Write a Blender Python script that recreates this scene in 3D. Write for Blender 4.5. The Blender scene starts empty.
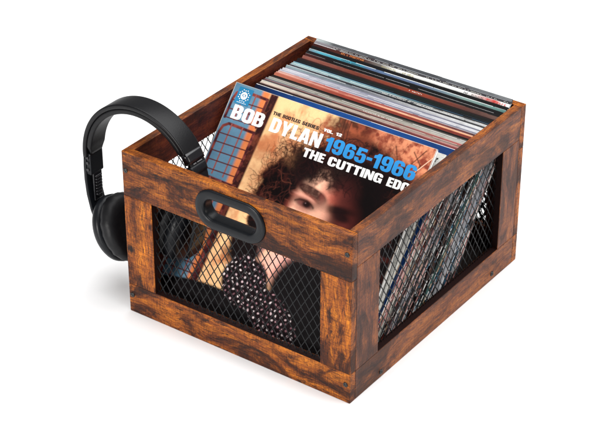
import bpy, bmesh, math, random
import numpy as np
from mathutils import Vector, Matrix

random.seed(7)
rng = np.random.default_rng(11)
SC = bpy.context.scene
COL = SC.collection

# ------------------------------------------------------------------ camera
cam_d = bpy.data.cameras.new('camera')
cam = bpy.data.objects.new('camera', cam_d); COL.objects.link(cam)
cam_d.sensor_width = 36.0
cam_d.lens = 1856.85 / 600 * 36
cam_d.clip_start = 0.05; cam_d.clip_end = 100
cam.location = (1.36440731, -1.51163996, 1.38165017)
_yaw, _pit, _rol = math.radians(-35.7672), math.radians(-31.2768), math.radians(-0.0989)
_fw = Vector((math.sin(_yaw)*math.cos(_pit), math.cos(_yaw)*math.cos(_pit), math.sin(_pit)))
_r = _fw.cross(Vector((0, 0, 1))).normalized(); _u = _r.cross(_fw)
_r2 = _r*math.cos(_rol) + _u*math.sin(_rol); _u2 = -_r*math.sin(_rol) + _u*math.cos(_rol)
cam.rotation_euler = Matrix((_r2, _u2, -_fw)).transposed().to_euler()
SC.camera = cam

# ------------------------------------------------------------------ light
W = bpy.data.worlds.new('World'); SC.world = W; W.use_nodes = True
W.node_tree.nodes['Background'].inputs[0].default_value = (1.0, 0.99, 0.98, 1)
W.node_tree.nodes['Background'].inputs[1].default_value = 0.25

def area(name, loc, target, size, power, colr=(1, 1, 1)):
    l = bpy.data.lights.new(name, 'AREA'); l.shape = 'RECTANGLE'
    l.size, l.size_y = size; l.energy = power; l.color = colr
    o = bpy.data.objects.new(name, l); COL.objects.link(o)
    o.location = loc
    o.rotation_euler = (Vector(target) - Vector(loc)).to_track_quat('-Z', 'Y').to_euler()
    return o
area('key_softbox', (-0.15, -2.3, 0.62), (0.17, 0.1, 0.1), (0.6, 0.45), 43, (1, 0.975, 0.94))
area('top_softbox', (0.45, 0.45, 2.5), (0.15, 0.15, 0.0), (3.2, 3.2), 142)
area('side_softbox', (2.3, 0.7, 0.8), (0.3, 0.2, 0.1), (0.7, 0.5), 12, (1, 0.94, 0.88))

SC.view_settings.view_transform = 'Standard'
SC.view_settings.look = 'None'
SC.view_settings.exposure = 0.0
SC.view_settings.gamma = 1.0

# ------------------------------------------------------------------ helpers
def lin(c):
    c = [x/255.0 for x in c]
    return tuple(x/12.92 if x <= 0.04045 else ((x+0.055)/1.055)**2.4 for x in c)
def L4(c): return (*lin(c), 1)

def mat(name):
    m = bpy.data.materials.new(name); m.use_nodes = True
    return m, m.node_tree, m.node_tree.nodes['Principled BSDF']
def N(nt, typ, **kw):
    n = nt.nodes.new(typ)
    for k, v in kw.items():
        if k.startswith('i_'):
            n.inputs[int(k[2:]) if k[2:].isdigit() else k[2:].replace('_', ' ')].default_value = v
        else: setattr(n, k, v)
    return n
def ramp(nt, stops, src, interp='LINEAR'):
    r = nt.nodes.new('ShaderNodeValToRGB'); e = r.color_ramp.elements
    r.color_ramp.interpolation = interp
    while len(e) > 1: e.remove(e[-1])
    e[0].position = stops[0][0]; e[0].color = stops[0][1]
    for p, c in stops[1:]:
        x = e.new(p); x.color = c
    nt.links.new(src, r.inputs[0]); return r.outputs[0]
def mix(nt, mode, f, a, b):
    m = nt.nodes.new('ShaderNodeMix'); m.data_type = 'RGBA'; m.blend_type = mode
    if isinstance(f, (int, float)): m.inputs[0].default_value = f
    else: nt.links.new(f, m.inputs[0])
    for k, s in ((6, a), (7, b)):
        if isinstance(s, tuple): m.inputs[k].default_value = s
        else: nt.links.new(s, m.inputs[k])
    return m.outputs[2]
def math_(nt, op, a, b=0.0, clamp=False):
    m = nt.nodes.new('ShaderNodeMath'); m.operation = op; m.use_clamp = clamp
    for k, s in ((0, a), (1, b)):
        if isinstance(s, (int, float)): m.inputs[k].default_value = s
        else: nt.links.new(s, m.inputs[k])
    return m.outputs[0]

def link(name, me, m=None, parent=None, label=None):
    o = bpy.data.objects.new(name, me); COL.objects.link(o)
    if m is not None:
        if isinstance(m, (list, tuple)):
            for x in m: me.materials.append(x)
        elif len(me.materials) == 0: me.materials.append(m)
    if parent is not None: o.parent = parent
    if label: o['label'] = label
    return o
def bm_obj(name, bm, m, parent=None, smooth=False, label=None):
    me = bpy.data.meshes.new(name); bm.normal_update(); bm.to_mesh(me); bm.free()
    if smooth:
        for p in me.polygons: p.use_smooth = True
    return link(name, me, m, parent, label)
def thing(name, label, cat, loc=(0, 0, 0), rot=(0, 0, 0), group=None):
    o = bpy.data.objects.new(name, None); COL.objects.link(o)
    o.empty_display_size = 0.02
    o.location = loc; o.rotation_euler = rot
    o['label'] = label; o['category'] = cat
    if group: o['group'] = group
    return o
def add_box(bm, lo, hi, bev=0.0, mi=0, seg=2):
    b = bmesh.new()
    c = [(lo[i]+hi[i])/2 for i in range(3)]; s = [hi[i]-lo[i] for i in range(3)]
    bmesh.ops.create_cube(b, size=1.0)
    for v in b.verts: v.co = Vector((v.co.x*s[0]+c[0], v.co.y*s[1]+c[1], v.co.z*s[2]+c[2]))
    if bev > 0: bmesh.ops.bevel(b, geom=list(b.edges), offset=bev, segments=seg, affect='EDGES', profile=0.5)
    for f in b.faces: f.material_index = mi
    tmp = bpy.data.meshes.new('t'); b.to_mesh(tmp); b.free()
    bm.from_mesh(tmp); bpy.data.meshes.remove(tmp)
def poly_mesh(loops, depth, name='p'):
    """filled 2D outline(s) with even-odd holes in XZ, extruded along +Y"""
    cu = bpy.data.curves.new(name, 'CURVE'); cu.dimensions = '2D'; cu.fill_mode = 'BOTH'
    cu.extrude = depth/2
    for lp in loops:
        sp = cu.splines.new('POLY'); sp.points.add(len(lp)-1); sp.use_cyclic_u = True
        for k, (x, y) in enumerate(lp): sp.points[k].co = (x, y, 0, 1)
    o = bpy.data.objects.new(name, cu); COL.objects.link(o)
    bpy.context.view_layer.update()
    dg = bpy.context.evaluated_depsgraph_get()
    me = bpy.data.meshes.new_from_object(o.evaluated_get(dg))
    bpy.data.objects.remove(o); bpy.data.curves.remove(cu)
    # curve lies in XY, extruded along Z -> rotate to XZ with depth along +Y
    for v in me.vertices:
        x, y, z = v.co; v.co = (x, depth/2 - z, y)
    me.materials.clear()
    return me
def stadium(cx, cz, half, r, n=20):
    p = []
    for k in range(n+1):
        a = -math.pi/2 + math.pi*k/n; p.append((cx + (half-r) + r*math.cos(a), cz + r*math.sin(a)))
    for k in range(n+1):
        a = math.pi/2 + math.pi*k/n; p.append((cx - (half-r) + r*math.cos(a), cz + r*math.sin(a)))
    return p
def sweep(bm, rings, close_ring=True, cap=True, mi=0):
    """rings: list of vertex position lists"""
    vs = [[bm.verts.new(p) for p in r] for r in rings]
    n = len(vs[0])
    for a, b in zip(vs[:-1], vs[1:]):
        for k in range(n if close_ring else n-1):
            f = bm.faces.new((a[k], a[(k+1) % n], b[(k+1) % n], b[k])); f.material_index = mi
    if cap:
        f = bm.faces.new(list(reversed(vs[0]))); f.material_index = mi
        f = bm.faces.new(vs[-1]); f.material_index = mi
def fix(bm): bmesh.ops.recalc_face_normals(bm, faces=bm.faces)

# ------------------------------------------------------------------ materials
def wood(name, axis, tone=1.0, knot=None, grey=0.0, spec=0.22, calm=0.0, red=1.0):
    """rustic brown board, sawn and burnt; axis = grain direction (0,1,2)"""
    m, nt, P = mat(name); lk = nt.links.new
    tc = N(nt, 'ShaderNodeTexCoord'); oi = N(nt, 'ShaderNodeObjectInfo')
    off = N(nt, 'ShaderNodeVectorMath', operation='SCALE'); off.inputs[0].default_value = (7.3, 3.1, 5.7)
    lk(oi.outputs['Random'], off.inputs['Scale'])
    ad = N(nt, 'ShaderNodeVectorMath', operation='ADD'); lk(tc.outputs['Object'], ad.inputs[0]); lk(off.outputs[0], ad.inputs[1])
    # gentle waviness so the grain is not ruled
    wn = N(nt, 'ShaderNodeTexNoise', i_Scale=16.0, i_Detail=2.0); lk(ad.outputs[0], wn.inputs['Vector'])
    ws = N(nt, 'ShaderNodeVectorMath', operation='SCALE'); ws.inputs['Scale'].default_value = 0.014
    lk(wn.outputs['Color'], ws.inputs[0])
    wn2 = N(nt, 'ShaderNodeTexNoise', i_Scale=230.0, i_Detail=1.0); lk(ad.outputs[0], wn2.inputs['Vector'])
    ws2 = N(nt, 'ShaderNodeVectorMath', operation='SCALE'); ws2.inputs['Scale'].default_value = 0.0016; lk(wn2.outputs['Color'], ws2.inputs[0])
    ad1 = N(nt, 'ShaderNodeVectorMath', operation='ADD'); lk(ad.outputs[0], ad1.inputs[0]); lk(ws2.outputs[0], ad1.inputs[1])
    ad2 = N(nt, 'ShaderNodeVectorMath', operation='ADD'); lk(ad1.outputs[0], ad2.inputs[0]); lk(ws.outputs[0], ad2.inputs[1])
    def noise(along, across, detail=4.0, rough=0.6, dist=0.0, src=ad2):
        mp = N(nt, 'ShaderNodeMapping'); s = [across]*3; s[axis] = along
        mp.inputs['Scale'].default_value = s; lk(src.outputs[0], mp.inputs['Vector'])
        t = N(nt, 'ShaderNodeTexNoise', i_Scale=1.0, i_Detail=detail, i_Roughness=rough, i_Distortion=dist)
        lk(mp.outputs[0], t.inputs['Vector']); return t.outputs['Fac']
    streak = noise(34, 620, 6, 0.72)
    fine = noise(70, 1500, 3, 0.7)
    band = noise(9, 80, 3, 0.55, 0.4)
    patch = noise(11, 27, 9, 0.66, 0.8)
    patch2 = noise(34, 120, 8, 0.74, 0.4)
    saw = noise(760, 90, 3, 0.6, 0.3, src=ad)
    crack = noise(60, 1100, 3, 0.75)
    v = math_(nt, 'ADD', math_(nt, 'MULTIPLY', streak, 0.55), math_(nt, 'ADD', math_(nt, 'MULTIPLY', band, 0.30), math_(nt, 'MULTIPLY', fine, 0.15)))
    K = lambda v, k: max(v, 0)*tone*k
    hi = (0.70-0.24*calm)
    base = ramp(nt, [(0.36-0.05*calm, (0.060*tone, 0.012*tone, 0.003, 1)), (0.46, (0.19*tone*red, 0.042*tone, 0.005, 1)),
                     (0.54, (0.38*tone*red, 0.104*tone, 0.007, 1)), (0.66, (hi*tone, hi*0.32*tone, 0.010, 1))], v)
    burn = ramp(nt, [(0.39, (0.09, 0.06, 0.045, 1)), (0.445, (0.26, 0.20, 0.16, 1)), (0.50, (0.80, 0.78, 0.70, 1)), (0.60, (1.25, 1.3, 1.1, 1))], patch)
    c = mix(nt, 'MULTIPLY', 0.95-0.35*calm, base, burn)
    burn2 = ramp(nt, [(0.37, (0.10, 0.06, 0.045, 1)), (0.44, (1, 1, 1, 1))], patch2)
    c = mix(nt, 'MULTIPLY', 0.85-0.5*calm, c, burn2)
    chips = noise(55, 330, 4, 0.7, 0.3, src=ad)
    c = mix(nt, 'MULTIPLY', 0.9-0.6*calm, c, ramp(nt, [(0.33, (0.06, 0.04, 0.03, 1)), (0.38, (1, 1, 1, 1))], chips))
    sw = ramp(nt, [(0.38, (0.35, 0.32, 0.30, 1)), (0.52, (1.12, 1.12, 1.12, 1))], saw)
    c = mix(nt, 'MULTIPLY', 0.6-0.35*calm, c, sw)
    ck = ramp(nt, [(0.35, (0.06, 0.05, 0.05, 1)), (0.42, (1, 1, 1, 1))], crack)
    c = mix(nt, 'MULTIPLY', 0.85-0.6*calm, c, ck)
    if knot:
        d = N(nt, 'ShaderNodeVectorMath', operation='DISTANCE'); lk(tc.outputs['Object'], d.inputs[0]); d.inputs[1].default_value = knot
        kk = math_(nt, 'ADD', d.outputs['Value'], math_(nt, 'MULTIPLY', math_(nt, 'SUBTRACT', streak, 0.5), 0.012))
        c = mix(nt, 'MULTIPLY', 1.0, c, ramp(nt, [(0.004, (0.06, 0.04, 0.04, 1)), (0.0085, (1, 1, 1, 1))], kk))
    if grey: c = mix(nt, 'MIX', math_(nt, 'MULTIPLY', ramp(nt, [(0.42, (1, 1, 1, 1)), (0.56, (0, 0, 0, 1))], patch), grey), c, (0.045, 0.032, 0.028, 1))
    lk(c, P.inputs['Base Color'])
    h = math_(nt, 'ADD', math_(nt, 'MULTIPLY', streak, 0.7), math_(nt, 'MULTIPLY', saw, 0.5))
    bp = N(nt, 'ShaderNodeBump', i_Strength=0.5, i_Distance=0.0007); lk(h, bp.inputs['Height']); lk(bp.outputs[0], P.inputs['Normal'])
    rr = ramp(nt, [(0.3, (0.58, 0.58, 0.58, 1)), (0.7, (0.42, 0.42, 0.42, 1))], patch); lk(rr, P.inputs['Roughness'])
    P.inputs['Specular IOR Level'].default_value = spec; P.inputs['Coat Weight'].default_value = 0.0
    return m
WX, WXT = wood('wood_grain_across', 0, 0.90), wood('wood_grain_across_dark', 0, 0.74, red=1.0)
WY = wood('wood_grain_deep', 1, 0.66, spec=0.32, calm=0.45, red=1.02)  # side rails: same wood, weaker light on the sides put into its tone
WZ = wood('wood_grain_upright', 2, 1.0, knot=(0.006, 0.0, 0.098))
WZS = wood('wood_grain_upright_side', 2, 0.56, spec=0.32, calm=0.6, red=1.06)  # side stiles: darker copy of the upright wood, with dimmer side light painted in
WIN = wood('wood_inner_face_shade', 1, 0.20, calm=0.6, red=1.5)  # inside faces: interior shade put into a darker, redder wood tone

M_RIM_SHADE = None
def plain(name, c, rough=0.5, spec=0.5, metal=0.0, bump=0.0, bscale=300.0):
    m, nt, P = mat(name); lk = nt.links.new
    P.inputs['Base Color'].default_value = (*c, 1); P.inputs['Roughness'].default_value = rough
    P.inputs['Specular IOR Level'].default_value = spec; P.inputs['Metallic'].default_value = metal
    if bump:
        tc = N(nt, 'ShaderNodeTexCoord'); t = N(nt, 'ShaderNodeTexNoise', i_Scale=bscale, i_Detail=3.0)
        lk(tc.outputs['Object'], t.inputs['Vector'])
        b = N(nt, 'ShaderNodeBump', i_Strength=bump, i_Distance=0.0005); lk(t.outputs['Fac'], b.inputs['Height']); lk(b.outputs[0], P.inputs['Normal'])
    return m
M_PLAST = plain('black_plastic', (0.006, 0.007, 0.009), 0.34, 0.2, bump=0.15, bscale=900)
M_BAND = plain('black_leatherette', (0.004, 0.004, 0.005), 0.36, 0.22, bump=0.3, bscale=700)
M_CUSH = plain('black_cushion', (0.005, 0.005, 0.006), 0.46, 0.2, bump=0.35, bscale=260)
M_GLOSS = plain('black_gloss_plastic', (0.006, 0.006, 0.008), 0.22, 0.5)
M_WIRE = plain('black_wire', (0.0025, 0.003, 0.004), 0.42, 0.2, 0.0)
M_SCREW = plain('black_screw', (0.006, 0.006, 0.006), 0.4, 0.5)
M_PAPER = plain('white_paper', (0.80, 0.79, 0.76), 0.6, 0.3)
M_VINYL = plain('black_vinyl', (0.004, 0.004, 0.005), 0.25, 0.5)

M_RIM_SHADE = plain('dark_red_rim_shade', (0.011, 0.0022, 0.0016), 0.7, 0.15, bump=0.2)  # low light on the reveals round the mesh, put into the colour
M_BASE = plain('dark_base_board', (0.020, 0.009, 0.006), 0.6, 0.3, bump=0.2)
# ------------------------------------------------------------------ ground
m_bg, nt, P = mat('white_sweep')
P.inputs['Base Color'].default_value = (0.90, 0.90, 0.905, 1); P.inputs['Roughness'].default_value = 0.32
P.inputs['Specular IOR Level'].default_value = 0.35
bm = bmesh.new()
vs = [bm.verts.new(p) for p in ((-8, -8, 0), (8, -8, 0), (8, 8, 0), (-8, 8, 0))]; bm.faces.new(vs)
g = bm_obj('ground', bm, m_bg); g['kind'] = 'structure'

# ------------------------------------------------------------------ crate
CW, CL, CH, T = 0.350, 0.4031, 0.2411, 0.0115
TRF, TRS, BR = 0.0638, 0.0481, 0.0431          # top rail front, top rail side, bottom rail
SF, S1, S2 = 0.0449, 0.0605, 0.3497
crate = thing('record_crate', 'rustic brown wooden crate with black wire mesh sides and a black oval handle', 'crate')
BV = 0.0007
# front top rail with a cut-out for the handle
HX, HZ = 0.1715, 0.2058
cut = stadium(HX, HZ, 0.0480, 0.0215)
me = poly_mesh([[(0, CH-TRF), (CW, CH-TRF), (CW, CH), (0, CH)], cut], T, 'rail')
bm = bmesh.new(); bm.from_mesh(me)
bmesh.ops.remove_doubles(bm, verts=bm.verts, dist=1e-5)
es = [e for e in bm.edges if len(e.link_faces) == 2 and e.calc_face_angle() > 1.2 and all(
      min(abs(v.co.x), abs(v.co.x-CW)) < 1e-4 or min(abs(v.co.z-CH), abs(v.co.z-CH+TRF)) < 1e-4 for v in e.verts)]
bmesh.ops.bevel(bm, geom=es, offset=BV, segments=2, affect='EDGES', profile=0.5)
fix(bm)
bm_obj('top_rail', bm, WXT, crate)
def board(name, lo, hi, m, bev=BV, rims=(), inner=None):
    """rims[(axis, sign)] lists the cut edges given painted-in shade where they frame the mesh"""
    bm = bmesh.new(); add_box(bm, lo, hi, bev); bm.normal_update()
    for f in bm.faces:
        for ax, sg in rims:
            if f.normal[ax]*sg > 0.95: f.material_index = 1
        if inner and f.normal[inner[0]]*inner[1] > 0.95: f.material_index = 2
    return bm_obj(name, bm, [m, M_RIM_SHADE, WIN], crate)
g_ = 0.00015
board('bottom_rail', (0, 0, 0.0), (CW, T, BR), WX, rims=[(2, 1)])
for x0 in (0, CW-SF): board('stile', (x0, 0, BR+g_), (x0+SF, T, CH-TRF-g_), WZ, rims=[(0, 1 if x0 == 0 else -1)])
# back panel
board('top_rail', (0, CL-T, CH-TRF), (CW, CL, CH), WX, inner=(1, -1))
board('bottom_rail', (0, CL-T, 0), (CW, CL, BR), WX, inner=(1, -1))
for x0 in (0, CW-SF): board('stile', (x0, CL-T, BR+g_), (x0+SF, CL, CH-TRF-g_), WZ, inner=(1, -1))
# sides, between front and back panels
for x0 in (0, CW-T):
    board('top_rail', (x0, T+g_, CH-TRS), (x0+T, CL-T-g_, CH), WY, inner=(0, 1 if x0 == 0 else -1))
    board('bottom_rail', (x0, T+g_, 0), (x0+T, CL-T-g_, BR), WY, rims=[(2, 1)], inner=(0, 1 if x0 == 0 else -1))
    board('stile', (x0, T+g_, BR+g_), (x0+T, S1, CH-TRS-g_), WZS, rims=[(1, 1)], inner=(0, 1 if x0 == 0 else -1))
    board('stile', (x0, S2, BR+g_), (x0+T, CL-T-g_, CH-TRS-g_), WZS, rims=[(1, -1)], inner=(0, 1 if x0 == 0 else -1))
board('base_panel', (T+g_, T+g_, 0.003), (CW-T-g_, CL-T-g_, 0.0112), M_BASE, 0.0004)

# expanded wire mesh
def wire_panel(name, u0, u1, w0, w1, place, du=0.0122, dw=0.0196, ph=0.0, hw=0.00056):
    """diamond lattice clipped to a rectangle in (u,w); place(u,w,d) -> world"""
    bm = bmesh.new(); hd = 0.00032
    cu, cw = (u0+u1)/2, (w0+w1)/2
    nu = int((u1-u0)/du)+3; nw = int((w1-w0)/dw)+3
    def clip(a, b):
        t0, t1 = 0.0, 1.0; dx, dy = b[0]-a[0], b[1]-a[1]
        for p, q in ((-dx, a[0]-u0), (dx, u1-a[0]), (-dy, a[1]-w0), (dy, w1-a[1])):
            if abs(p) < 1e-12:
                if q < 0: return None
            else:
                r = q/p
                if p < 0: t0 = max(t0, r)
                else: t1 = min(t1, r)
        if t0 >= t1-1e-6: return None
        return (a[0]+t0*dx, a[1]+t0*dy), (a[0]+t1*dx, a[1]+t1*dy)
    def bar(a, b, flip, hwid):
        d = Vector((b[0]-a[0], b[1]-a[1])); n = Vector((-d.y, d.x)).normalized()*hwid
        tw = 0.00010*flip     # strands lie slightly twisted
        lo = [place(a[0]+n.x, a[1]+n.y, -hd+tw), place(a[0]-n.x, a[1]-n.y, -hd-tw), place(a[0]-n.x, a[1]-n.y, hd-tw), place(a[0]+n.x, a[1]+n.y, hd+tw)]
        hi = [place(b[0]+n.x, b[1]+n.y, -hd+tw), place(b[0]-n.x, b[1]-n.y, -hd-tw), place(b[0]-n.x, b[1]-n.y, hd-tw), place(b[0]+n.x, b[1]+n.y, hd+tw)]
        sweep(bm, [lo, hi])
    for i in range(-nu, nu+1):
        for j in range(-nw, nw+1):
            p = (cu+ph+i*du/2, cw+j*dw/2)
            if (i+j) % 2: continue
            for sx in (-1, 1):
                q = (p[0]+sx*du/2, p[1]+dw/2)
                s = clip(p, q)
                if s: bar(s[0], s[1], sx, hw)
            s = clip((p[0], p[1]-0.0016), (p[0], p[1]+0.0016))
            if s: bar(s[0], s[1], 0, 0.0009)
    # folded border strip
    fix(bm)
    return bm_obj(name, bm, M_WIRE, crate)
e_ = 0.0009
wire_panel('wire_mesh', SF-e_, CW-SF+e_, BR-e_, CH-TRF+e_, lambda u, w, d: (u, 0.0060+d, w))
wire_panel('wire_mesh', SF-e_, CW-SF+e_, BR-e_, CH-TRF+e_, lambda u, w, d: (u, CL-0.006+d, w), hw=0.0019)
wire_panel('wire_mesh', S1-e_, S2+e_, BR-e_, CH-TRS+e_, lambda u, w, d: (CW-0.0085+d, u, w))
wire_panel('wire_mesh', S1-e_, S2+e_, BR-e_, CH-TRS+e_, lambda u, w, d: (0.0085+d, u, w))

# oval handle ring
bm = bmesh.new()
prof = [(0.0, 0.0004), (0.0, -0.0014), (0.0008, -0.0028), (0.0024, -0.0036), (0.0070, -0.0040), (0.0110, -0.0036), (0.0127, -0.0026), (0.0134, -0.0008),
        (0.0136, 0.0030), (0.0136, 0.0120), (0.0130, 0.0150), (0.0116, 0.0158), (0.0070, 0.0158), (0.0070, 0.0120), (0.0075, 0.0004)]
rings = []
for d, y in prof:
    rings.append([(x, y, z) for x, z in stadium(HX, HZ, 0.0535-d, 0.0277-d, 26)])
rings.append(rings[0])
sweep(bm, rings, cap=False); bmesh.ops.remove_doubles(bm, verts=bm.verts, dist=1e-6); fix(bm)
bm_obj('handle', bm, M_PLAST, crate, smooth=True)

# screws
def screw(p, ax):
    bm = bmesh.new(); n = 20
    pr = [(0.0034, 0.0004), (0.0034, -0.0006), (0.0028, -0.0013), (0.0016, -0.0015), (0.0014, -0.0006), (0.0, -0.0006)]
    rings = []
    for r, d in pr:
        k = 6 if 0 < r < 0.002 and d > -0.001 else n
        rings.append([(r*math.cos(2*math.pi*i/n)+0, d, r*math.sin(2*math.pi*i/n)) for i in range(n)] if r > 0 else [(0, d, 0)]*n)
    sweep(bm, rings, cap=False); bmesh.ops.remove_doubles(bm, verts=bm.verts, dist=1e-7); fix(bm)
    if ax == 'x': bmesh.ops.rotate(bm, verts=bm.verts, matrix=Matrix.Rotation(math.pi/2, 3, 'Z'))
    bmesh.ops.translate(bm, verts=bm.verts, vec=p)
    bm_obj('screw', bm, M_SCREW, crate, smooth=True)
for x in (0.0055, CW-0.0065):
    for z in (0.2142, 0.0265): screw((x, 0, z), 'y')
screw((CW, 0.068, 0.0085), 'x'); screw((CW, 0.338, 0.0105), 'x')

# ------------------------------------------------------------------ record sleeves
SL = 0.3127
def xramp(name, stops, rough=0.38, mott=0.25, edge=None, hi=None):
    """cover print that changes colour along its width, with a mottled print"""
    m, nt, P = mat(name); lk = nt.links.new
    tc = N(nt, 'ShaderNodeTexCoord'); sp = N(nt, 'ShaderNodeSeparateXYZ'); lk(tc.outputs['Object'], sp.inputs[0])
    n0 = N(nt, 'ShaderNodeTexNoise', i_Scale=60.0, i_Detail=2.0); lk(tc.outputs['Object'], n0.inputs['Vector'])
    x = math_(nt, 'MULTIPLY', sp.outputs[0], 1/0.315)
    x = math_(nt, 'ADD', x, math_(nt, 'MULTIPLY', math_(nt, 'SUBTRACT', n0.outputs['Fac'], 0.5), 0.06))
    c = ramp(nt, [(p, L4(q)) for p, q in stops], x)
    mp = N(nt, 'ShaderNodeMapping'); mp.inputs['Scale'].default_value = (70, 1, 420); lk(tc.outputs['Object'], mp.inputs['Vector'])
    n1 = N(nt, 'ShaderNodeTexNoise', i_Scale=1.0, i_Detail=4.0, i_Roughness=0.7); lk(mp.outputs[0], n1.inputs['Vector'])
    k = ramp(nt, [(0.35, (1-mott, 1-mott, 1-mott, 1)), (0.62, (1.05, 1.05, 1.05, 1))], n1.outputs['Fac'])
    c = mix(nt, 'MULTIPLY', 1.0, c, k)
    c = mix(nt, 'MULTIPLY', 1.0, c, (0.80, 0.80, 0.80, 1))
    lk(c, P.inputs['Base Color']); P.inputs['Roughness'].default_value = rough; P.inputs['Specular IOR Level'].default_value = 0.2
    return m
def jacket_mesh(wid, hgt, th, mouth=1, rub=1.0):
    """folded card jacket: two boards and closed spine, open (mouth) on right (+1) or left (-1)"""
    bm = bmesh.new(); b = 0.00045
    add_box(bm, (0, 0, 0), (wid, b, hgt), 0.0001, 0, 1)
    add_box(bm, (0, th-b, 0), (wid, th, hgt), 0.0001, 0, 1)
    s0 = (0.0, b) if mouth > 0 else (wid-b, wid)
    add_box(bm, (s0[0], b*0.9, 0), (s0[1], th-b*0.9, hgt), 0, 1)
    add_box(bm, (b, b*0.9, hgt-b), (wid-b, th-b*0.9, hgt-0.00008), 0, 1)
    add_box(bm, (b, b*0.9, 0.00008), (wid-b, th-b*0.9, b), 0, 1)
    # rubbed pale card showing on the fold along the top and the mouth
    x = 0.0006
    while x < wid-0.004:
        x2 = min(x+random.uniform(0.02, 0.12), wid-0.0006)
        k = random.uniform(0.0001, 0.0005)*rub
        add_box(bm, (x, -0.00006, hgt-k), (x2, b*0.5, hgt+0.00006), 0, 2)
        x = x2+(random.uniform(0.0, 0.02) if rub < 1 else 0)
    return bm
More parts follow.
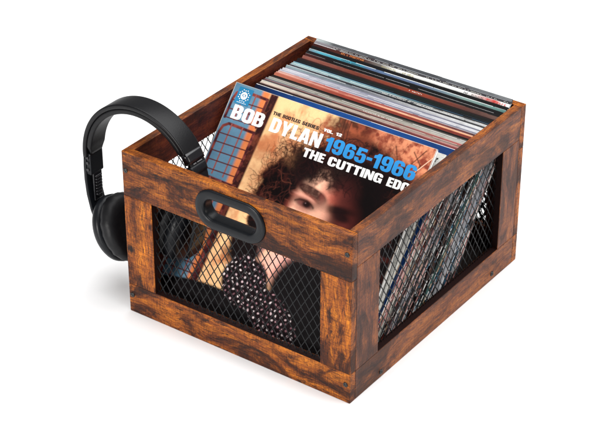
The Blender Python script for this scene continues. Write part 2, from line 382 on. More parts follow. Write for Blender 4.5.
sleeves = [
 # stops along the width, edge colour, mouth, label
 ([(0,(235,232,225)),(1,(240,238,230))],(235,235,230),1,'white sleeve with a black mark tucked directly behind the portrait cover'),
 ([(0,(14,24,50)),(.25,(26,76,146)),(.6,(28,84,158)),(1,(20,60,120))],(240,240,240),1,'royal blue sleeve with a white top edge behind the portrait cover'),
 ([(0,(60,38,36)),(.5,(40,24,24)),(1,(150,70,70))],(60,40,36),-1,'dark brown sleeve touching the back of the royal blue one'),
 ([(0,(205,180,165)),(.5,(110,80,78)),(1,(205,130,125))],(225,215,205),1,'dusty pink sleeve second behind the royal blue one'),
 ([(0,(225,215,200)),(.5,(190,175,160)),(1,(150,120,110))],(235,230,220),1,'thin cream sleeve just behind the dusty pink one'),
 ([(0,(90,85,88)),(.3,(70,55,52)),(.7,(120,90,85)),(1,(190,110,105))],(220,60,60),1,'grey brown sleeve just in front of the beige grey one'),
 ([(0,(120,122,128)),(.5,(160,150,140)),(1,(205,200,190))],(210,210,205),-1,'beige grey sleeve with worn pale edge in front of a thin black one'),
 ([(0,(165,165,155)),(.5,(150,145,130)),(1,(180,180,175))],(245,240,235),1,'pale olive grey sleeve before the salmon group'),
 ([(0,(58,50,48)),(1,(110,106,100))],(90,85,80),-1,'thin smoke grey sleeve right behind the pale olive grey one'),
 ([(0,(35,28,26)),(1,(22,18,18))],(25,22,22),-1,'thin black sleeve touching the front of the red brown one'),
 ([(0,(205,120,95)),(.4,(160,62,48)),(.7,(150,60,45)),(1,(130,55,45))],(150,60,50),1,'red brown sleeve in front of the peach coloured one'),
 ([(0,(215,140,120)),(.35,(205,125,105)),(.6,(250,190,150)),(1,(245,185,140))],(250,215,190),1,'peach coloured sleeve brightest near its right end'),
 ([(0,(225,180,170)),(.25,(190,110,100)),(.6,(170,95,85)),(1,(90,60,62))],(230,230,235),-1,'thin rosy sleeve between the peach and lavender grey ones'),
 ([(0,(200,200,212)),(.5,(140,140,160)),(1,(150,150,162))],(235,235,240),1,'wide lavender grey sleeve behind the peach coloured one'),
 ([(0,(215,215,222)),(.4,(170,170,180)),(1,(225,225,228))],(250,250,250),1,'thin off white sleeve right behind the wide lavender grey one'),
 ([(0,(165,165,180)),(.5,(150,150,168)),(1,(125,126,138))],(120,120,130),-1,'darker lavender sleeve in the middle of the stack'),
 ([(0,(150,170,175)),(.4,(110,112,120)),(1,(235,235,235))],(245,245,245),1,'grey sleeve turning white at its right end'),
 ([(0,(70,72,78)),(.6,(36,36,40)),(1,(70,70,72))],(200,200,200),-1,'thin charcoal sleeve behind the grey one that turns white'),
 ([(0,(160,195,200)),(.35,(150,185,190)),(.55,(60,65,68)),(1,(215,215,215))],(245,245,245),1,'pale teal sleeve in front of its slightly darker twin'),
 ([(0,(150,185,190)),(.5,(120,150,155)),(.75,(40,42,45)),(1,(60,60,62))],(40,110,150),1,'darker pale teal sleeve whose right half turns black'),
 ([(0,(25,22,24)),(.5,(18,18,20)),(1,(14,14,16))],(20,60,90),-1,'plain black sleeve in front of the dark green one'),
 ([(0,(28,24,26)),(.6,(16,26,22)),(1,(18,18,18))],(20,20,22),1,'near black green sleeve in front of the thin maroon one'),
 ([(0,(60,22,20)),(.5,(52,18,16)),(1,(34,14,14))],(90,60,55),1,'thin maroon sleeve right in front of the copper red one'),
 ([(0,(150,90,78)),(.3,(120,58,44)),(.6,(150,62,40)),(.85,(90,55,48)),(1,(105,80,72))],(130,90,80),1,'copper red sleeve behind the black sleeves'),
 ([(0,(70,30,28)),(.15,(18,14,16)),(1,(14,12,14))],(235,235,235),1,'black sleeve with pale flecks behind the copper one'),
 ([(0,(30,26,28)),(.3,(12,12,14)),(1,(10,10,12))],(16,16,18),-1,'black sleeve in front of the blue to teal one'),
 ([(0,(130,150,160)),(.06,(90,175,195)),(.28,(60,140,165)),(.32,(90,115,150)),(.6,(100,115,145)),(.8,(130,155,150)),(1,(90,130,125))],(235,240,240),1,'blue sleeve with bright cyan left part and teal right end'),
 ([(0,(20,16,16)),(.3,(18,16,18)),(1,(12,12,12))],(14,14,14),-1,'black sleeve in front of the lettered white one'),
 ([(0,(60,28,26)),(.18,(80,38,30)),(.27,(70,30,26)),(.36,(110,105,100)),(.42,(225,225,220)),(.8,(238,238,235)),(.92,(190,60,50)),(.96,(240,235,230)),(1,(250,250,250))],(250,250,250),1,'white sleeve with dark and red lettering and a maroon left end'),
 ([(0,(150,145,150)),(.2,(60,50,52)),(.5,(70,68,72)),(1,(58,56,60))],(170,175,180),1,'charcoal sleeve with a pale dotted edge, last but one in the crate'),
 ([(0,(195,205,205)),(.1,(90,92,95)),(.6,(70,72,76)),(1,(120,122,125))],(200,205,205),1,'rearmost grey sleeve resting on the back rim of the crate'),
]
def place_sleeve(i, n):
    if i == 0: return 0.0225, 0.2290, 0.2395, None        # x0, ytop, ztop, ybot
    f = (i-1)/(n-2)
    yt = 0.2575 + (0.3945-0.2575)*f
    zt = 0.2325 - 0.002*math.sin(math.pi*min(f/0.8, 1)) + (0.0145*max(0, (f-0.72)/0.28)**1.3)
    x0 = 0.0172 + 0.0052*max(0, (f-0.5)/0.5) + random.uniform(-0.0012, 0.0012)
    zt += random.uniform(-0.0007, 0.0007); yt += random.uniform(-0.0005, 0.0005)
    return x0, yt, zt, None
TH = 0.0028
WEAR = [plain('wear_white', lin((246, 244, 240)), .4), plain('wear_pale', lin((225, 228, 230)), .4), plain('wear_rose', lin((225, 180, 172)), .5), plain('wear_dark', lin((18, 16, 18)), .4), plain('wear_dark_brown', lin((30, 20, 20)), .4), plain('wear_pink', lin((200, 140, 135)), .5), plain('wear_teal', lin((50, 110, 140)), .5), plain('wear_tan', lin((190, 160, 130)), .5)]
PAPERS = [plain('dark_paper', lin((36, 32, 36)), .5), M_PAPER, M_PAPER, plain('cream_paper', lin((235, 225, 205)), .6), plain('pink_paper', lin((225, 170, 165)), .6), plain('teal_paper', lin((50, 120, 150)), .6), plain('grey_paper', lin((190, 195, 200)), .6)]
def marks(parent, x0, x1, zc, h, m, step=0.0032, dens=0.8, name='lettering'):
    """small unreadable lettering along a sleeve's top margin, flat strokes"""
    bm = bmesh.new(); x = x0
    while x < x1:
        w = step*random.uniform(0.45, 0.75)
        if random.random() < dens:
            k = random.randint(0, 3)
            add_box(bm, (x, -0.0002, zc-h/2), (x+w*0.35, 0.0001, zc+h/2))
            if k in (0, 2): add_box(bm, (x+w*0.36, -0.00018, zc+h*0.2), (x+w, 0.0001, zc+h/2))
            if k in (1, 2): add_box(bm, (x+w*0.36, -0.00018, zc-h/2), (x+w, 0.0001, zc-h*0.22))
            if k == 3: add_box(bm, (x+w*0.65, -0.00018, zc-h/2), (x+w, 0.0001, zc+h*0.3))
        x += step
    return bm_obj(name, bm, m, parent)
M_INKW, M_INKK = plain('pale_ink', lin((225, 225, 215)), .5), plain('dark_ink', lin((30, 28, 28)), .5)
M_INKO, M_INKR = plain('orange_ink', lin((200, 120, 60)), .5), plain('red_ink', lin((190, 45, 40)), .5)
M_INKG = plain('gold_ink', lin((150, 140, 90)), .5)
n = len(sleeves)
GROUP = 'record sleeves leaning in the crate'
SV = []
for i, (st, ec, mouth, lab) in enumerate(sleeves):
    x0, yt, zt, yb = place_sleeve(i, n)
    zb = 0.0138
    if zt - zb > 0.231: pass
    th = math.acos((zt-zb)/SL)
    ybot = yt - SL*math.sin(th)
    r = thing('record_sleeve', lab, 'record sleeve', (x0, ybot, zb), (-th, 0, random.uniform(-0.0015, 0.0015)), GROUP)
    m1 = xramp('cover_print', st); m2 = plain('spine_print', lin(tuple(int(v*.9) for v in (st[0][1] if mouth > 0 else st[-1][1]))), .4)
    m3 = plain('rubbed_edge', lin(ec), .55)
    wid = 0.3140+random.uniform(-0.0012, 0.0006)
    dark = sum(ec) < 200
    me_b = jacket_mesh(wid, SL, TH, mouth, (1.2 if i == 1 else .3 if sum(st[-1][1]) < 120 else random.uniform(.6, .95)))
    for mi in (3, 4):       # rubbed and printed bits along the right edge
        z = 0.004
        while z < SL-0.01:
            l = random.uniform(0.003, 0.022); yy = random.choice((0, TH-0.0006, TH*0.4))
            if random.random() < 0.45: add_box(me_b, (wid-0.0002, yy, z), (wid+random.uniform(0.0002, 0.0010), yy+random.uniform(0.0005, 0.0012), min(z+l, SL-0.002)), 0, mi)
            z += l
    bm_obj('jacket', me_b, [m1, m2, m3]+random.sample(WEAR, 2), r)
    if mouth > 0:
        bm = bmesh.new(); q = random.uniform(0.0002, 0.0012)
        add_box(bm, (0.003, 0.0008, 0.002), (wid-q, 0.00125, SL-0.003), 0.0001, 0, 1)
        add_box(bm, (0.003, TH-0.00125, 0.002), (wid-q-0.0004, TH-0.0008, SL-0.003), 0.0001, 0, 1)
        bm_obj('inner_sleeve', bm, random.choice(PAPERS), r)
        bm = bmesh.new()
        add_box(bm, (0.006, 0.00135, 0.006), (wid-q-0.001, TH-0.00135, SL-0.008), 0.0001, 0, 1)
        bm_obj('record', bm, M_VINYL, r)
    SV.append(r)
# lettering seen on some top margins
# smaller sleeves standing behind the full size ones, seen through the right hand mesh
small = [((210, 210, 215), 'small white sleeve first behind the full size ones, seen through the side mesh'),
         ((50, 110, 150), 'small blue sleeve in the far part of the side mesh'),
         ((20, 20, 24), 'small black sleeve right behind the small blue one'),
         ((190, 195, 200), 'small pale grey sleeve between two dark ones at the far end'),
         ((46, 40, 44), 'small dark grey sleeve behind the pale grey small one'),
         ((150, 90, 80), 'small rust coloured sleeve in the far part of the side mesh'),
         ((60, 80, 96), 'rearmost small slate sleeve closest to the back panel')]
SS = 0.254
for j, (cc, lab) in enumerate(small):
    yb = 0.1965+0.0068*j; yt = 0.3705+0.0026*j; th = math.asin((yt-yb)/SS)
    r = thing('small_record_sleeve', lab, 'record sleeve', (0.0835+random.uniform(-0.001, 0.0005), yb, 0.0140), (-th, 0, 0), 'small record sleeves at the back of the crate')
    me_b = jacket_mesh(SS, SS, 0.0036, 1, 0.5)
    for mi in (3, 4):
        z = 0.004
        while z < SS-0.01:
            l = random.uniform(0.003, 0.022); yy = random.choice((0, 0.003, 0.0015))
            if random.random() < 0.5: add_box(me_b, (SS-0.0002, yy, z), (SS+random.uniform(0.0002, 0.0010), yy+random.uniform(0.0005, 0.0012), z+l), 0, mi)
            z += l
    bm_obj('jacket', me_b, [plain('small_print', lin(cc), .4), plain('small_spine', lin(cc), .4), M_PAPER]+random.sample(WEAR[:6], 2), r)
    bm = bmesh.new(); add_box(bm, (0.003, 0.0009, 0.002), (SS-0.0006, 0.0027, SS-0.003), 0.0001, 0, 1)
    bm_obj('inner_sleeve', bm, random.choice(PAPERS), r)

def sv(key): return next(o for o in SV if key in o['label'])
marks(sv('black mark'), 0.302, 0.308, SL-0.010, 0.006, M_INKK, step=0.006, dens=1)
marks(sv('beige grey sleeve'), 0.16, 0.205, SL-0.0018, 0.0012, M_INKW, 0.0026)
marks(sv('pale teal sleeve in front'), 0.15, 0.27, SL-0.0018, 0.0014, M_INKW, 0.0024)
marks(sv('copper red sleeve behind'), 0.175, 0.195, SL-0.0022, 0.0013, M_INKW, 0.0024)
marks(sv('bright cyan'), 0.055, 0.085, SL-0.0022, 0.0017, M_INKK, 0.0024)
L_ = sv('lettering')
marks(L_, 0.048, 0.085, SL-0.0026, 0.0024, M_INKO, 0.0024)
marks(L_, 0.115, 0.165, SL-0.0028, 0.0024, M_INKG, 0.0026)
marks(L_, 0.245, 0.275, SL-0.0028, 0.0021, M_INKK, 0.0024)
marks(L_, 0.280, 0.308, SL-0.0028, 0.0024, M_INKR, 0.0038)
marks(sv('last but one'), 0.03, 0.31, SL-0.0022, 0.0007, M_INKW, 0.0024, 0.7)

# ------------------------------------------------------------------ front cover: painted portrait print
def vnoise(shape, cell, seed):
    r = np.random.default_rng(seed); h, w = shape
    gy, gx = int(h/cell[0])+3, int(w/cell[1])+3
    g = r.random((gy, gx)); y = np.arange(h)/cell[0]; x = np.arange(w)/cell[1]
    yi, xi = y.astype(int), x.astype(int); fy, fx = y-yi, x-xi
    fy = fy*fy*(3-2*fy); fx = fx*fx*(3-2*fx)
    a = g[yi][:, xi]; b = g[yi][:, xi+1]; c = g[yi+1][:, xi]; d = g[yi+1][:, xi+1]
    fx = fx[None, :]; fy = fy[:, None]
    return (a*(1-fx)+b*fx)*(1-fy) + (c*(1-fx)+d*fx)*fy
NX = NY = 560
CWD, CHT = 0.3132, SL
gx = np.linspace(0, CWD*1000, NX+1); gz = np.linspace(0, CHT*1000, NY+1)
X, S = np.meshgrid(gx, gz); shp = X.shape
def fbm(c0, seed, ax=1.0, oct=4):
    o = 0; a = 1; t = 0
    for k in range(oct):
        o = o + a*vnoise(shp, (max(c0/2**k, 1.01), max(c0*ax/2**k, 1.01)), seed+k); t += a; a *= .55
    return o/t
F1, F2, F3, F4 = fbm(40, 1), fbm(18, 20), fbm(60, 40, .25), fbm(9, 60)
def ss(a, b, v):
    t = np.clip((v-a)/(b-a+1e-12), 0, 1); return t*t*(3-2*t)
def ell(cx, cy, rx, ry, soft=.15, rot=0, wob=0.0):
    c, s = math.cos(rot), math.sin(rot); dx, dy = X-cx, S-cy
    u, v = (c*dx+s*dy)/rx, (-s*dx+c*dy)/ry
    d = np.sqrt(u*u+v*v) + wob*(F2-.5)
    return 1-ss(1-soft, 1+soft, d)
def rect(x0, x1, y0, y1, soft=.6):
    return ss(x0-soft, x0+soft, X)*(1-ss(x1-soft, x1+soft, X))*ss(y0-soft, y0+soft, S)*(1-ss(y1-soft, y1+soft, S))
def poly(pts, soft=1.0):
    """soft mask of a convex polygon, counter-clockwise"""
    m = np.ones(shp)
    for (x0, y0), (x1, y1) in zip(pts, pts[1:]+pts[:1]):
        l = math.hypot(x1-x0, y1-y0); d = ((x1-x0)*(S-y0)-(y1-y0)*(X-x0))/l
        m = m*ss(-soft, soft, d)
    return m
class Sub:
    """mask limited to a window of the print"""
    def __init__(self, sl, m): self.sl, self.m = sl, m
    def __mul__(self, o): return Sub(self.sl, self.m*(o[self.sl] if isinstance(o, np.ndarray) else o))
def line(pts, w, soft=.5):
    px = [p[0] for p in pts]; py = [p[1] for p in pts]; e = w+soft+1; kx, ky = NX/(CWD*1000), NY/(CHT*1000)
    i0, i1 = max(int((min(px)-e)*kx), 0), min(int((max(px)+e)*kx)+2, NX+1)
    j0, j1 = max(int((min(py)-e)*ky), 0), min(int((max(py)+e)*ky)+2, NY+1)
    sl = (slice(j0, max(j1, j0)), slice(i0, max(i1, i0))); XX, YY = X[sl], S[sl]
    dm = np.full(XX.shape, 1e9)
    for (x0, y0), (x1, y1) in zip(pts[:-1], pts[1:]):
        vx, vy = x1-x0, y1-y0; l2 = vx*vx+vy*vy+1e-9
        t = np.clip(((XX-x0)*vx+(YY-y0)*vy)/l2, 0, 1)
        dm = np.minimum(dm, np.hypot(XX-x0-t*vx, YY-y0-t*vy))
    return Sub(sl, 1-ss(w/2-soft, w/2+soft, dm))
img = np.empty(shp+(3,))
def put(mask, col, op=1.0):
    c = np.array(lin(col)) if not isinstance(col, np.ndarray) else col
    if isinstance(mask, Sub):
        if mask.m.size == 0: return
        if c.ndim == 3: c = c[mask.sl]
        k = (mask.m*op)[..., None]; img[mask.sl] = img[mask.sl]*(1-k) + c*k; return
    k = (mask*op)[..., None]; img[:] = img*(1-k) + c*k
def lerp(a, b, t): return np.array(lin(a))*(1-t[..., None]) + np.array(lin(b))*t[..., None]
# plaster wall, warm on the left, brown brick on the right
wall = lerp((246, 196, 142), (204, 118, 72), ss(.42, .72, F1)*.8+ss(.5, .8, F3)*.3)
img[:] = wall
put(ss(150, 205, X+30*(F1-.5))*ss(150, 230, S), lerp((196, 112, 82), (92, 36, 28), ss(.3, .62, F2)))
put(ss(205, 250, X+20*(F1-.5))*ss(255, 275, S), lerp((226, 146, 108), (132, 58, 42), ss(.35, .65, F4*.5+F2*.5)), .9)
put(np.clip(ell(186, 290, 33, 42, .45, wob=1.1)*1.2, 0, 1), lerp((104, 44, 34), (34, 12, 12), ss(.3, .6, F2)), .95)
for pts in ([(258, 300), (268, 282), (266, 270), (275, 262)], [(285, 300), (300, 286), (296, 268)], [(300, 306), (286, 282), (281, 262)]):
    put(line(pts, 1.6, .7), (45, 22, 18), .8)
put(line([(284, 258), (312, 300)], 1.2, .4), (240, 200, 170), .8)
# window on the left
blue = lerp((108, 148, 172), (84, 122, 148), F1)
put(rect(-5, 48, 20, 318, 1.5), blue)
put(rect(45, 57, 20, 318, 3.0), lerp((238, 150, 92), (215, 110, 62), F3))
put(poly([(50, 20), (61, 20), (70, 318), (58, 318)], 1.6), lerp((70, 30, 28), (36, 16, 18), F2))
put(rect(57, 64, 20, 318, 3)*ss(.5, .6, F4), (150, 80, 60), .3)
bar = lerp((140, 66, 58), (66, 28, 34), ss(.3, .7, F2))
def window_frame(y0, y1):
    put(line([(4, y0), (4.5, y1-14), (7, y1-5), (14, y1), (56, y1-1), (55.5, y0)], 4.0, .7), bar)
    for xx in (19, 37): put(line([(xx, y0), (xx, y1)], 2.2, .6), (150, 84, 80))
    yy = y1-15
    while yy > y0:
        put(line([(5, yy), (55, yy+1.0)], 1.6, .5), (88, 40, 40)); yy -= 12.4
window_frame(264, 304); window_frame(188, 257); window_frame(24, 182)
# hair
hair = lerp((62, 24, 20), (12, 5, 6), ss(.28, .52, F2*.6+F4*.4))
H = np.zeros(shp)
for a in ((196, 232, 74, 44, .12, .05), (150, 222, 46, 42, .15, .3), (124, 196, 33, 42, .15, .0), (120, 158, 25, 42, .15, .1), (262, 214, 62, 66, .16, -.2),
          (214, 262, 58, 32, .2, .1), (286, 160, 44, 76, .15, 0), (122, 128, 20, 26, .2, 0), (100, 122, 16, 18, .3, 0)):
    H = np.maximum(H, ell(*a, wob=.42))
for a in ((188, 236, 96, 58, .5, .05), (128, 196, 44, 56, .5, .0)): put(ell(*a, wob=.8), (186, 98, 60), .65)
put(H, hair)
put(ell(195, 280, 62, 26, .6, wob=1.2)*ss(.45, .62, F2), (120, 54, 38), .45)
put(ell(128, 240, 14, 10, .6, wob=.9), (205, 140, 96), .45)
rs = random.Random(5)
def curl(cx, cy, r0, a0, turns, w, col, op=.8, sq=1.0):
    pts = []
    for k in range(14):
        t = k/13; a = a0+turns*2*math.pi*t; r = r0*(1-.45*t)
        pts.append((cx+r*math.cos(a), cy+r*sq*math.sin(a)))
    put(line(pts, w, 1.0), col, op)
def strand(x, y, ang, n, step, amp, w, col, op=.8):
    """a loose wavy lock: heading swings from side to side as it grows"""
    pts = [(x, y)]; ph = rs.uniform(0, 6.3); fr = rs.uniform(.35, .8); dr = rs.uniform(-.07, .07)
    for k in range(n):
        ang += amp*math.sin(ph+fr*k)+dr
        x += step*math.cos(ang); y += step*math.sin(ang); pts.append((x, y))
    put(line(pts, w, .8), col, op)
DK = ((34, 14, 13), (52, 24, 20), (20, 8, 9), (20, 8, 9)); BRN = ((128, 70, 52), (104, 54, 42), (84, 40, 34), (66, 28, 26))
for k in range(330):        # loose ends round the outline
    a = rs.uniform(-.5, 3.8); q = rs.uniform(.82, 1.06); cx, cy = 186+92*q*math.cos(a), 203+78*q*math.sin(a)
    if cx > 265 and cy < 240: continue
    strand(cx, cy, a+rs.uniform(-1.5, 1.5), rs.randint(6, 13), rs.uniform(1.6, 3.0), rs.uniform(.35, .8), rs.uniform(.5, 1.1), rs.choice(DK), rs.uniform(.35, .85))
for k in range(620):        # locks inside the mass
    x, y = rs.uniform(96, 270), rs.uniform(150, 290)
    lit = y > 225 or x < 150
    strand(x, y, rs.uniform(0, 6.3), rs.randint(6, 12), rs.uniform(1.8, 3.2), rs.uniform(.3, .7), rs.uniform(.5, 1.3), rs.choice(BRN if lit and rs.random() < .55 else DK[2:]+((60, 26, 24),)), rs.uniform(.2, .55))
for xx in (176, 180, 185): put(line([(xx, 312), (xx+1, 296), (xx+5, 280)], 1.2, .4), (60, 28, 22), .8)
curl(205, 281, 17, 2.6, -.8, 1.5, (38, 16, 14), .8, .7)
# face: lamp light from the left, right half lost in shade
face = ell(194, 163, 50, 84, .16, rot=-.03, wob=.10)
lightf = np.clip(1.08-np.clip((X-166)/72, 0, 2)**1.5*.86, 0, 1)*np.clip((X-132)/22, .25, 1)
lightf = lightf*(1-.35*ell(206, 212, 22, 14, .8))
lightf = np.clip(lightf+(F4-.5)*.10, 0, 1)
tone3 = lambda a, b, c, t: np.where((t < .5)[..., None], lerp(a, b, np.clip(t*2, 0, 1)), lerp(b, c, np.clip(t*2-1, 0, 1)))
put(face, tone3((24, 8, 8), (178, 86, 70), (252, 190, 160), lightf))
put(ell(256, 172, 26, 92, .8), (10, 4, 5), .98)
put(ell(148, 240, 30, 22, .5, wob=.9), (22, 9, 10), .97)
put(ell(215, 246, 52, 26, .4, wob=.8), (16, 6, 8), .98)
put(ell(240, 222, 26, 34, .9), (12, 5, 6), .97); put(ell(216, 222, 16, 16, .9), (70, 26, 24), .7)
for k in range(90):
    strand(rs.uniform(138, 235), rs.uniform(232, 252), rs.uniform(4.2, 5.3), rs.randint(4, 9), 2.8, .5, rs.uniform(.6, 1.5), rs.choice(((18, 6, 7), (40, 16, 15))), .65)
strand(176, 236, 4.6, 9, 2.6, .35, 1.3, (30, 10, 10), .7); strand(192, 238, 4.3, 8, 2.6, .4, 1.1, (30, 10, 10), .7)
browm = np.clip(1.5*ell(170, 209, 22, 6.4, .55, rot=-.20)+ell(186, 202, 11, 7, .7, rot=-.6), 0, 1)*np.clip(1.0+.5*(F4-.5), 0, 1)
put(np.clip(browm, 0, 1), (40, 12, 12), .96)
put(ell(165, 198, 17, 6, .7, rot=-.1), (190, 104, 88), .65)
put(ell(163, 200.5, 13, 1.8, .8, rot=-.08), (246, 176, 152), .55)
put(ell(167, 192.5, 17, 6.2, .6, rot=-.12), (58, 18, 18), .92)
put(ell(166, 190.5, 12, 3.0, .6, rot=-.10), (128, 74, 68), .75)
put(ell(170, 192.0, 6.2, 3.9, .5), (16, 6, 7), .95); put(ell(168.0, 193.2, 1.0, .8, .6), (150, 120, 120), .5)
put(line([(152, 192.5), (158, 195.6), (168, 196.6), (177, 193.5), (181, 190.5)], 2.2, 1.6), (28, 9, 10), .8)
put(ell(166, 184, 14, 3, .8, rot=-.1), (150, 70, 62), .5)
put(ell(228, 186, 18, 22, .8), (96, 36, 32), .6)
put(ell(214, 198, 24, 6, .6, rot=.12), (14, 5, 6), .96)
put(ell(224, 191, 13, 5.5, .6), (12, 4, 6), .9)
put(ell(196, 184, 7, 16, .9, rot=.3), (250, 190, 162), .5)
put(ell(197, 168, 10, 28, .9), (230, 150, 124), .4); put(ell(216, 166, 12, 34, .9), (34, 12, 14), .85); put(ell(188, 206, 4, 9, .9, rot=.3), (120, 54, 48), .5)
put(ell(196, 143, 15, 8, .5), (168, 88, 76), .7); put(ell(188, 139, 4, 2.4, .6), (30, 10, 12)); put(ell(204, 139, 4, 2, .6), (20, 8, 10))
put(ell(190, 115, 22, 5, .5), (140, 58, 56), .9); put(ell(190, 117, 22, 1.4, .6), (50, 16, 18), .8)
put(ell(160, 103, 30, 24, .6), (248, 176, 164), .75); put(ell(196, 92, 26, 14, .7), (190, 100, 96), .5)
put(ell(232, 92, 22, 40, .4), (14, 7, 9), .95)
# dark coat and dotted scarf
coat = lerp((20, 15, 17), (6, 5, 6), F1)
put(1-ss(-2, 2, S-(38+.10*X+6*np.sin(X/40))), coat)
put(ell(245, 70, 85, 62, .1, rot=-.4), coat); put(ell(112, 104, 26, 26, .4, wob=.8), (16, 8, 9))
sc = np.maximum(ell(128, 72, 36, 32, .08, rot=-.5, wob=.15), ell(182, 42, 50, 24, .08, rot=-.45, wob=.15))
put(sc, (22, 12, 15))
for i in range(-2, 34):
    for j in range(0, 22):
        cx = 80+i*7.4+(j % 2)*3.7+rs.uniform(-1.3, 1.3); cy = 8+j*6.3+rs.uniform(-1.2, 1.2)
        if not (60 < cx < 245 and 4 < cy < 112): continue
        put(ell(cx, cy, rs.uniform(1.1, 2.1), rs.uniform(1, 1.6), .5, rot=rs.uniform(0, 3))*sc, rs.choice(((226, 196, 200), (190, 144, 152), (240, 222, 222), (140, 98, 106))), rs.uniform(.6, .98))
img = np.clip(img, 0, 1)
img *= 0.92*(0.94+0.12*F4)[..., None]*(0.93+0.14*np.random.default_rng(3).random(shp))[..., None]
put(line([(0, 0), (0, 313), (313, 313), (313, 0), (0, 0)], 1.6, .4), (205, 190, 175), .8)

cov_th = math.acos((0.2515-0.0145)/SL)
cover = thing('record_album', 'front album with portrait of a curly haired person and big white and blue title', 'record album',
              (0.0165, 0.0125, 0.0145), (-cov_th, 0, 0))
mc, nt, P = mat('portrait_print')
at = N(nt, 'ShaderNodeAttribute', attribute_name='print'); nt.links.new(at.outputs['Color'], P.inputs['Base Color'])
P.inputs['Roughness'].default_value = 0.5; P.inputs['Specular IOR Level'].default_value = 0.10
verts = [(x/1000, -0.0003, z/1000) for z in gz for x in gx]
faces = []
w1 = NX+1
for j in range(NY):
    for i in range(NX): faces.append((j*w1+i, j*w1+i+1, (j+1)*w1+i+1, (j+1)*w1+i))
me = bpy.data.meshes.new('front_print'); me.from_pydata(verts, [], faces)
ca = me.color_attributes.new('print', 'FLOAT_COLOR', 'POINT')
buf = np.ones((len(verts), 4), dtype=np.float32); buf[:, :3] = img.reshape(-1, 3); ca.data.foreach_set('color', buf.ravel())
link('front_print', me, mc, cover)
bm = bmesh.new()
add_box(bm, (0, 0, 0), (CWD, 0.0006, SL), 0.0001, 0, 1); add_box(bm, (0, 0.0026, 0), (CWD, 0.0032, SL), 0.0001, 0, 1)
add_box(bm, (0, 0.0006, 0.0001), (0.0006, 0.0026, SL-.0001), 0, 0); add_box(bm, (0.0006, 0.0006, SL-0.0007), (CWD-.0006, 0.0026, SL-0.0001), 0, 0)
bm_obj('jacket', bm, plain('jacket_card', lin((200, 205, 212)), .5), cover)
bm = bmesh.new(); add_box(bm, (0.002, 0.0009, 0.002), (CWD+0.0012, 0.0023, SL-0.002), 0.0001, 0, 1)
bm_obj('inner_sleeve', bm, M_PAPER, cover)

